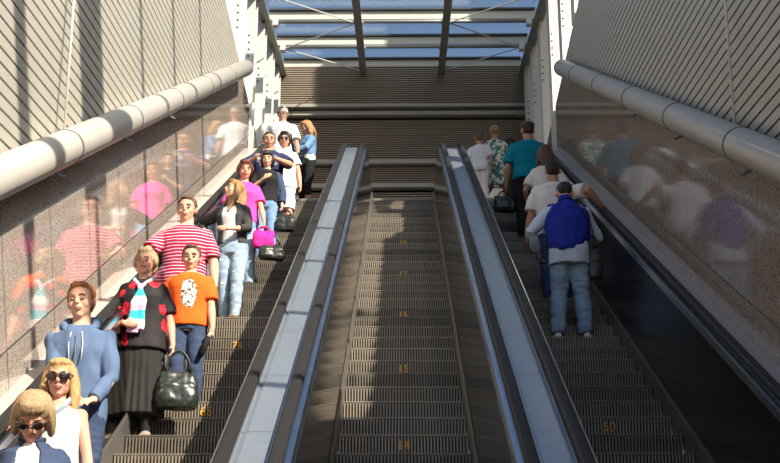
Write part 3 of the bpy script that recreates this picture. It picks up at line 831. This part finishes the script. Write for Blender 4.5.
t = h.math('FRACT', h.math('MULTIPLY', h.math('ADD', h.z, h.math('MULTIPLY', h.noise(6,2), .05)), 5.2))
h.color(h.mix(h.math('LESS_THAN', t, .36), h.mix(h.math('LESS_THAN', t, .62), (.80,.78,.78), (.62,.36,.52)), (.03,.48,.58))); SCARF = h.m
WHITE = cloth('white_cotton', (.70,.69,.68)); OFFW = cloth('pale_grey_cotton', (.60,.62,.64)); BLACK = cloth('black_cloth', (.016,.016,.018)); CHAR = cloth('charcoal_cloth', (.05,.05,.052))
HOOD = cloth('slate_blue_fleece', (.095,.145,.25)); PINK = cloth('pink_cloth', (.78,.07,.36)); PINK2 = cloth('magenta_cloth', (.70,.03,.30)); TEAL = cloth('teal_cloth', (.0,.19,.28)); COBALT = cloth('cobalt_cloth', (.018,.03,.30)); SHIRTB = cloth('pale_blue_shirt', (.52,.58,.68)); GREYT = cloth('grey_trouser_cloth', (.16,.15,.15)); RED = cloth('red_cloth', (.62,.03,.03)); SKB = cloth('black_skirt_cloth', (.024,.023,.023))
LEATHER = mat('black_leather', (.02,.025,.022), .35, bump=(60,.3,.004)); SHOEB = mat('black_shoe', (.03,.028,.026), .45); SHOEG = mat('beige_shoe', (.30,.25,.20), .55); SHOEW = mat('white_trainer', (.72,.70,.66), .6)

def hood(F, m):
    H = F.H; k = H/1.75; bm = NB()
    pts = [F.T((.075*k,-.085*k,.80*H)), F.T((.105*k,-.03*k,.828*H)), F.T((.095*k,.05*k,.85*H)), F.T((0,.095*k,.855*H)), F.T((-.095*k,.05*k,.85*H)), F.T((-.105*k,-.03*k,.828*H)), F.T((-.075*k,-.085*k,.80*H))]
    tube(bm, pts, [(.018*k,.018*k),(.030*k,.032*k),(.036*k,.045*k),(.040*k,.055*k),(.036*k,.045*k),(.030*k,.032*k),(.018*k,.018*k)], 12)
    tube(bm, [pts[0], F.T((.012,-.118*k,.765*H))], [.020*k,.012*k], 10); tube(bm, [pts[-1], F.T((-.012,-.118*k,.765*H))], [.020*k,.012*k], 10)
    ball(bm, F.T((0,.125*k,.80*H)), (.11*k,.05*k,.08*k))
    link_mesh('hood', remesh(bm, .008, 2, folds(.006, seed=9)), m, F.root)
    for s in (-1,1):
        bm = NB(); tube(bm, [F.T((s*.035,-.125*k,.79*H)), F.T((s*.045,-.142*k,.74*H)), F.T((s*.04,-.148*k,.68*H))], .0045, 6); ob('drawstring', bm, OFFW, F.root, True)

# --- going down on the left escalator, from the nearest up
Y_,Z_ = tread(-8); F = make_fig('person with bowed head, fair bob, dark glasses and denim jacket, bottom left', -1.95, Y_, Z_, 1.51, 4, 'f', 1.05, .0075, hh=.222, lean=4, head=(4,36,0), skin=SK3)
trousers(F, D_DARK); top_garment(F, WHITE, sleeve=0, ofs=.002); jacket(F, D_DARK, 'denim_jacket', 20, ofs=.028); collar(F, D_DARK, .062, .026); face(F, glasses=1.0); hair(F, HFAIR, 'bob', 1, 1.06); shoes(F, SHOEB)
bc = F
Y_,Z_ = tread(-6); X_ = -2.03; H_ = 1.465; BW = (X_,Y_,Z_)
F = make_fig('woman with long blonde hair, big sunglasses and white sleeveless top', X_, Y_, Z_, H_, 0, 'f', 1.08, .0075, hh=.215, head=(6,4,-2), skin=SK3, ra=RT(X_,Y_,Z_,H_,-.32), la=(.165,-.05,.47))
trousers(F, WHITE, slack=.02); top_garment(F, WHITE, 'sleeveless_top', sleeve=0, ofs=.002, neck=.80); face(F, glasses=1.2); hair(F, HBL, 'long', 2)
bm = NB(); tube(bm, [F.T((.07,-.02,1.23)), F.T((.05,-.085,1.175)), F.T((0,-.12,1.125)), F.T((-.05,-.085,1.175)), F.T((-.07,-.02,1.23))], [(.012,.024)]*5, 8); link_mesh('neck_scarf', remesh(bm,.007,2), cloth('blue_grey_scarf',(.30,.36,.42)), F.root); shoes(F, SHOEB)
Y_,Z_ = tread(-4); X_ = -2.1; H_ = 1.77
sh = Vector((BW[0]+.13, BW[1]+.02, BW[2]+1.465*.80))
F = make_fig('teenage boy with ginger brown hair in slate blue hooded top', X_, Y_, Z_, H_, 0, 'm', .95, .0075, head=(-4,4,-3), side=-2, la=(.085,-.135,.515), ra=(.0,-.155,.53), l_pole=(.7,.4,-.6), r_pole=(-.8,.4,-.6),
    lhand={'dir':(-.35,-.9,-.25),'thumb':(-1,.2,.2),'palm':(0,-.2,-1),'curl':14}, rhand={'dir':(.35,-.9,-.25),'thumb':(1,.1,.2),'palm':(0,-.2,-1),'curl':14})
trousers(F, D_DARK); top_garment(F, HOOD, 'hooded_top', sleeve=.97, ofs=.017, slack=.002, fold=.012, hem=.47); hood(F, HOOD); face(F, brow=HGB); hair(F, HGB, 'short', 3); shoes(F, SHOEB)
bm = NB(); tube(bm, [F.T((0,-.140,.775*H_)), F.T((0,-.153,.70*H_)), F.T((0,-.150,.50*H_))], (.0045), 6); ob('zip', bm, PIPED, F.root, True)

Y_,Z_ = tread(1); X_ = -2.10; H_ = 1.585
F = make_fig('older woman in black red-flowered blouse, banded scarf and long black skirt', X_, Y_, Z_, H_, 0, 'f', 1.14, .008, head=(-6,-4,0), skin=SK3, la=(.170,-.03,.475), ra=(-.06,-.14,.56), r_pole=(-1,.5,-.4), rhand={'palm':(0,1,0),'thumb':(0,0,1),'dir':(1,-.1,-.05),'curl':25})
trousers(F, BLACK, 'tights', slack=0, ofs=.008, fold=.001); skirt(F, SKB, .125, .60, .135, .10, 'long_skirt', .008); top_garment(F, FLORAL, 'blouse', sleeve=.42, hem=.455, ofs=.014, slack=.022, flare=.012, fold=.007); collar(F, FLORAL, .060, .024); face(F, brow=HLB, lip=LIPM); hair(F, HFAIR, 'curly', 4); shoes(F, SHOEG)
bm = NB(); k_ = H_/1.75
tube(bm, [F.T((.075,-.02,.842*H_)), F.T((.06,-.085,.815*H_)), F.T((.012,-.165,.77*H_)), F.T((-.02,-.190,.68*H_)), F.T((-.035,-.196,.52*H_))], [(.016,.014),(.020,.016),(.018,.020),(.014,.040),(.010,.050)], 12, ref=(0,1,0))
tube(bm, [F.T((-.075,-.02,.842*H_)), F.T((-.06,-.085,.815*H_)), F.T((-.008,-.167,.775*H_)), F.T((.03,-.192,.69*H_)), F.T((.02,-.196,.535*H_))], [(.016,.014),(.020,.016),(.018,.020),(.012,.036),(.010,.044)], 12, ref=(0,1,0))
link_mesh('scarf', remesh(bm, .007, 2, folds(.004,(20,20,8),4)), SCARF, F.root)
handbag(F, F.W[1]+Vector((.06,-.03,-.05)), (.34,.17,.30), LEATHER, 'large black leather handbag hanging from the hand of the woman in black skirt', handle=.17, rz=12, taper=.8)

Y_,Z_ = tread(3); X_ = -1.85; H_ = 1.44
F = make_fig('boy in orange printed T-shirt and dark jeans standing in front of the striped man', X_, Y_, Z_, H_, 0, 'm', 1.12, .008, hh=.212, head=(3,6,0), la=(.155,-.05,.46), ra=(-.17,.0,.48), lhand={'curl':48})
trousers(F, D_DARK, slack=.016); top_garment(F, ORANGE, 'tshirt', sleeve=.40, hem=.49, ofs=.014, slack=.024); face(F); hair(F, HB, 'short', 5); shoes(F, SHOEB)
bm = NB(); P = W2(F, F.W[1]+Vector((-.01,-.03,-.09)))
e = empty('folded_umbrella', P, label='small dark folded umbrella with a pale handle held by the boy in orange', cat='umbrella')
tube(bm, [(.0,0,.05),(-.01,-.005,0)], .016, 12); ob('handle', bm, WHITE, e, True)
bm = NB(); tube(bm, [(-.01,-.005,0),(-.03,-.01,-.05),(-.075,-.02,-.17)], [.02,.028,.022], 12); ob('canopy', bm, BLACK, e, True)

Y_,Z_ = tread(5); X_ = -2.04; H_ = 1.78
F = make_fig('broad man with short brown hair in raspberry and white striped T-shirt behind the orange boy', X_, Y_, Z_, H_, 0, 'm', 1.16, .009, head=(-3,4,0), ra=RT(X_,Y_,Z_,H_,-.36,up=.06), la=(.175,-.06,.48), r_pole=(-1,.6,-.2))
trousers(F, GREYT); top_garment(F, STRIPE, 'striped_tshirt', sleeve=.42, hem=.47, ofs=.014, slack=.022); face(F); hair(F, HB, 'short', 6); shoes(F, SHOEB)

Y_,Z_ = tread(10); X_ = -1.80; H_ = 1.67
F = make_fig('young woman with long hair looking up, dark jacket and ripped light jeans', X_, Y_, Z_, H_, -8, 'f', .98, .009, head=(-48,-16,0), feet=[(-.13,.10,0),(.02,-.04,0)], la=(-.03,-.13,.595), l_pole=(1,.5,-.4), ra=(-.20,.03,.61), r_pole=(-1,.5,-.3), lhand={'palm':(0,1,0),'thumb':(0,0,1),'dir':(-1,-.2,.05),'curl':20}, side=-3)
trousers(F, D_RIP, 'ripped_jeans', slack=.004); top_garment(F, WHITE, 'white_top', sleeve=0, ofs=.002, hem=.55, neck=.80); jacket(F, CHAR, 'dark_jacket', 26, hem=.53, ofs=.024, sleeve=.72); face(F); hair(F, HLB, 'longer', 7); shoes(F, SHOEG)

Y_,Z_ = tread(14); X_ = -1.93; H_ = 1.64
F = make_fig('woman with short auburn hair in pink top carrying a magenta bag', X_, Y_, Z_, H_, 4, 'f', 1.06, .010, head=(10,6,0), la=(.165,-.10,.455), ra=(-.12,-.1,.52), skin=SK3, lhand={'curl':45})
trousers(F, D_LIGHT); top_garment(F, PINK, 'pink_top', sleeve=.40, hem=.50, ofs=.018, slack=.024); skirt(F, D_MID, .40, .57, .10, .085, 'jacket_tied_round_waist'); face(F); hair(F, HAUB, 'curly', 8); shoes(F, SHOEB)
hw = F.W[1]+Vector((.0,-.03,-.07))
handbag(F, hw, (.26,.12,.22), PINK2, 'magenta cloth bag carried by the woman in the pink top', handle=.05, taper=1.0)
handbag(F, hw+Vector((.10,.0,-.10)), (.32,.15,.20), LEATHER, 'black bag hanging just below the magenta cloth bag', handle=.12, rz=10)

Y_,Z_ = tread(18); X_ = -1.82; H_ = 1.56
F = make_fig('woman with short dark fringe in black top and blue jeans, hand raised to her chest', X_, Y_, Z_, H_, 0, 'f', .98, .010, head=(-4,6,0), ra=(-.01,-.13,.70), r_pole=(-1,.3,-1), la=(.14,-.04,.48), rhand={'palm':(0,1,0),'thumb':(0,0,1),'dir':(.8,-.2,.5)})
trousers(F, D_MID, slack=.004); top_garment(F, BLACK, 'black_top', sleeve=.40, hem=.52); jacket(F, D_DARK, 'denim_jacket', 75, hem=.42, ofs=.034, sleeve=.9, sleeves=(1,)); face(F); hair(F, HDB, 'bob', 9, .92); shoes(F, SHOEB)
handbag(F, F.W[1]+Vector((.05,-.0,-.06)), (.26,.15,.24), LEATHER, 'black shoulder bag beside the woman in black top and jeans', handle=.06)

Y_,Z_ = tread(20); X_ = -1.89; H_ = 1.76
F = make_fig('man with cropped dark hair in navy printed T-shirt, arms bent', X_, Y_, Z_, H_, 0, 'm', 1.14, .010, head=(6,6,0), skin=SK2, la=(.06,-.17,.70), l_pole=(1,.1,-.5), ra=(-.10,-.17,.69), r_pole=(-1,.1,-.6), lhand={'palm':(-1,0,-.3),'thumb':(0,0,1),'dir':(-.6,-.7,.2)}, rhand={'palm':(1,0,-.3),'thumb':(0,0,1),'dir':(.4,-.8,.1)})
trousers(F, D_DARK); top_garment(F, NAVYP, 'navy_tshirt', sleeve=.44, ofs=.018, slack=.028); face(F, brow=HDB); hair(F, HDB, 'crop', 10); shoes(F, SHOEB)

Y_,Z_ = tread(22); X_ = -1.74; H_ = 1.66
F = make_fig('woman with short dark hair and sunglasses in white dotted top, behind the navy T-shirt man', X_, Y_, Z_, H_, 0, 'f', 1.05, .011, head=(0,4,0), skin=SK3)
skirt(F, DOTS, .26, .60, .105, .08, 'dotted_skirt'); top_garment(F, DOTS, 'dotted_top', sleeve=.30, hem=.45, ofs=.018, slack=.02); face(F, glasses=1.0); hair(F, HDB, 'curly', 11); shoes(F, SHOEB)

Z_ = TOPZ
F = make_fig('grey-haired man with glasses in white polo shirt at the head of the left escalator', -2.08, 22.8, Z_, 1.77, 0, 'm', 1.16, .011, head=(-6,10,0), la=(.165,-.05,.47), ra=(-.165,-.06,.50), skin=SK3)
trousers(F, GREYT); top_garment(F, WHITE, 'white_polo', sleeve=.44, ofs=.02, slack=.03); collar(F, WHITE, .064, .024); face(F, brow=HG, glasses=.75); hair(F, HG, 'short', 12); shoes(F, SHOEB)
strap(F, [F.T((.10,-.10,.80*1.77)), F.T((.13,-.04,.825*1.77)), F.T((.12,.09,.80*1.77))], BLACK, .02, .006)
strap(F, [F.T((.10,-.10,.80*1.77)), F.T((.155,-.125,.68*1.77)), F.T((.215,-.10,.50*1.77))], BLACK, .02, .006)
bm = NB(); tube(bm, [F.W[1]+Vector((0,0,.0)), F.W[1]+Vector((0,0,.025))], .034, 12); ob('wristwatch', bm, BLACK, F.root, True)
handbag(F, F.W[1]+Vector((.03,-.02,.02)), (.22,.12,.20), LEATHER, 'small black bag hanging at the side of the grey-haired man', handle=.06)

F = make_fig('woman with reddish blonde hair, blue denim jacket and black cropped trousers', -1.68, 23.3, Z_, 1.74, -62, 'f', 1.04, .011, head=(0,22,0), la=(.05,-.18,.60), ra=(-.05,-.19,.60), l_pole=(1,.5,-.3), r_pole=(-1,.5,-.3), skin=SK3)
trousers(F, BLACK, length=.72); top_garment(F, WHITE, 'white_undershirt', sleeve=0, ofs=.002, hem=.50); jacket(F, D_MID, 'denim_jacket', 16, hem=.60, ofs=.026, sleeve=.95); face(F); hair(F, hairm('hair_strawberry',(.50,.25,.09)), 'long', 13); shoes(F, SHOEB)
handbag(F, Vector((-.12,-.16,1.02)), (.22,.10,.26), RED, 'red shoulder bag between the grey-haired man and the denim jacket woman', handle=.08)

# --- going up on the right escalator, seen from behind
Y_,Z_ = tread(8); X_ = 1.69; H_ = 1.80
F = make_fig('man with cobalt blue jacket over his shoulders and light jeans, from behind', X_, Y_, Z_, H_, 180, 'm', .98, .008, lean=5, head=(0,42,0), feet=[(-.145,0,0),(.145,0,0)], la=(.165,-.10,.56), ra=(-.10,-.2,.6), l_pole=(1,.7,-.3), r_pole=(-1,.5,-.3))
trousers(F, D_LIGHT, 'light_jeans', length=.955, slack=.016, flare=.004, fold=.009); top_garment(F, SHIRTB, 'pale_blue_shirt', sleeve=.92, hem=.44, ofs=.016, slack=.018, flare=.012, fold=.010); face(F); hair(F, HDB, 'crop', 14); shoes(F, SHOEW)
bm = NB(); k_ = H_
rows = []
for zf, w, dpt, sk_ in ((.835,.075,.06,0),(.812,.175,.10,0),(.775,.232,.125,.0),(.70,.238,.150,.005),(.62,.222,.155,.01),(.56,.190,.155,.02),(.52,.150,.15,.03)):
    row = []
    for j in range(15):
        a = R(-8+196*j/14); row.append((F.T((w*math.cos(a)+sk_, (dpt+.026)*math.sin(a)*1.0+.010, zf*k_ - .02*abs(math.cos(a))))))
    rows.append(row)
vs = [[bm.verts.new(p) for p in r_] for r_ in rows]
vin = [[bm.verts.new(p+F.Mh@Vector((0,-.022,0))) for p in r_] for r_ in rows]
n_ = 15
for i in range(len(rows)-1):
    for j in range(n_-1):
        bm.faces.new((vs[i][j],vs[i+1][j],vs[i+1][j+1],vs[i][j+1])); bm.faces.new((vin[i][j],vin[i][j+1],vin[i+1][j+1],vin[i+1][j]))
    for j in (0,n_-1): bm.faces.new((vs[i][j],vin[i][j],vin[i+1][j],vs[i+1][j]))
for i in (0,len(rows)-1):
    for j in range(n_-1): bm.faces.new((vs[i][j],vs[i][j+1],vin[i][j+1],vin[i][j]))
for s in (-1,1): tube(bm, [F.T((s*.16,.06,.80*k_)), F.T((s*.17,-.09,.77*k_)), F.T((s*.10,-.16,.68*k_)), F.T((s*.05,-.18,.60*k_))], [.05,.045,.04,.035], 12)
tube(bm, [F.T((-.075,-.03,.85*k_)),F.T((-.05,.055,.855*k_)),F.T((0,.085,.855*k_)),F.T((.05,.055,.855*k_)),F.T((.075,-.03,.85*k_))], [.018,.024,.026,.024,.018], 10)
link_mesh('draped_jacket', remesh(bm, .0085, 2, folds(.016,(9,9,5),21)), COBALT, F.root)
handbag(F, F.T((-.255,.02,.62*k_)), (.16,.14,.34), LEATHER, 'black bag hanging at the right side of the man with the cobalt jacket', name='shoulder_bag', handle=.12, rz=0, taper=.8)
strap(F, [F.T((-.14,.13,.80*k_)), F.T((-.20,.15,.74*k_)), F.T((-.245,.10,.62*k_)), F.T((-.255,.02,.54*k_))], BLACK, .018, .006)

Y_,Z_ = tread(12); X_ = 1.74; H_ = 1.73
F = make_fig('heavy man in white T-shirt directly above the man with the cobalt jacket', X_, Y_, Z_, H_, 180, 'm', 1.18, .009, head=(0,6,0), ra=RT(X_,Y_,Z_,H_,-.10,180,rail=2.28,up=.0), r_pole=(-1,.5,-.5), la=(.185,-.02,.47), skin=SK2)
trousers(F, D_DARK); top_garment(F, WHITE, 'white_tshirt', sleeve=.45, ofs=.02, slack=.03); face(F, brow=HDB); hair(F, HDB, 'crop', 15); shoes(F, SHOEB)
strap(F, [F.T((-.03,-.12,.78*H_)), F.T((-.11,-.01,.835*H_)), F.T((-.15,.10,.78*H_)), F.T((-.22,.12,.62*H_))], BLACK, .018, .006)

Y_,Z_ = tread(17); X_ = 1.88; H_ = 1.67
F = make_fig('woman with long brown hair in white T-shirt below the man in teal', X_, Y_, Z_, H_, 176, 'f', 1.03, .010, head=(0,4,0), la=(.150,-.12,.56), ra=(-.16,-.08,.52), skin=SK2)
trousers(F, CHAR); top_garment(F, WHITE, 'white_tshirt', sleeve=.40, ofs=.018, slack=.024); hair(F, HB, 'long', 16); shoes(F, SHOEB)

Y_,Z_ = tread(21); X_ = 1.81; H_ = 1.84
F = make_fig('large man in teal shirt, black trousers and dark flat cap, seen from behind', X_, Y_, Z_, H_, 184, 'm', 1.26, .010, head=(0,4,0), la=(.175,-.05,.48), ra=(-.185,-.12,.52), skin=SK2, lhand={'curl':45})
trousers(F, BLACK, slack=.02); top_garment(F, TEAL, 'teal_shirt', sleeve=.46, ofs=.02, slack=.03, hem=.50); collar(F, TEAL, .07, .022); hair(F, HDB, 'crop', 17); shoes(F, SHOEB)
bm = NB(); k = F.k
ball(bm, F.HD((0,.005,.185)), (.092*k,.112*k,.046*k), F.Rh, 20, 12); ball(bm, F.HD((0,-.095,.165)), (.06*k,.04*k,.012*k), F.Rh)
link_mesh('flat_cap', remesh(bm, .009, 2), mat('cap_cloth', (.10,.075,.07), .8, var=.3, vscale=25), F.root)
handbag(F, F.W[1]+Vector((.02,-.02,-.06)), (.34,.14,.24), LEATHER, 'black briefcase bag in the left hand of the teal shirt man', handle=.09, taper=.95)

F = make_fig('woman in white and teal leaf-patterned dress on the upper landing, seen from behind', 1.63, 23.4, TOPZ, 1.68, 168, 'f', 1.08, .011, head=(-10,12,0), la=(.155,-.04,.49), ra=(-.12,-.17,.62), skin=SK2)
skirt(F, LEAF, .30, .60, .115, .085, 'dress_skirt'); top_garment(F, LEAF, 'dress_bodice', sleeve=.16, hem=.50, neck=.82); hair(F, HLB, 'pony', 18); shoes(F, SHOEG)
F = make_fig('dark-haired person in dark shorts half hidden behind the teal shirt man', 1.93, 23.9, TOPZ, 1.64, 190, 'f', 1.0, .011, skin=SK2)
trousers(F, cloth('olive_cloth',(.07,.08,.06)), length=.42); top_garment(F, CHAR, 'dark_top', sleeve=.35); hair(F, HDB, 'long', 19); shoes(F, SHOEB)
F = make_fig('child in pale grey T-shirt and white trousers with a hand on the handrail', 1.34, 23.0, TOPZ, 1.34, 170, 'm', 1.02, .011, hh=.205, head=(10,8,0), la=(.26,.03,.76), l_pole=(.3,.3,-1), ra=(-.14,-.02,.48), skin=SK2)
trousers(F, WHITE, slack=.02); top_garment(F, OFFW, 'grey_tshirt', sleeve=.42, ofs=.02, slack=.028); hair(F, HB, 'crop', 20); shoes(F, SHOEW)
e = empty('carrier_bag', (1.60,22.95,TOPZ), label='crumpled white bag standing at the feet of the woman in the patterned dress', cat='bag')
bm = NB(); stack(bm, [(0,.13,.09,0),(.05,.14,.10,0),(.18,.12,.07,0),(.28,.07,.03,0)], Vector, 24); link_mesh('bag_body', remesh(bm, .012, 2, folds(.02,(12,12,12),6)), WHITE, e)
for s in (-1,1):
    bm = NB(); tube(bm, [(-.04,s*.02,.26),(-.03,s*.02,.34),(.03,s*.02,.34),(.04,s*.02,.26)], .006, 8); ob('bag_handle', bm, WHITE, e, True)
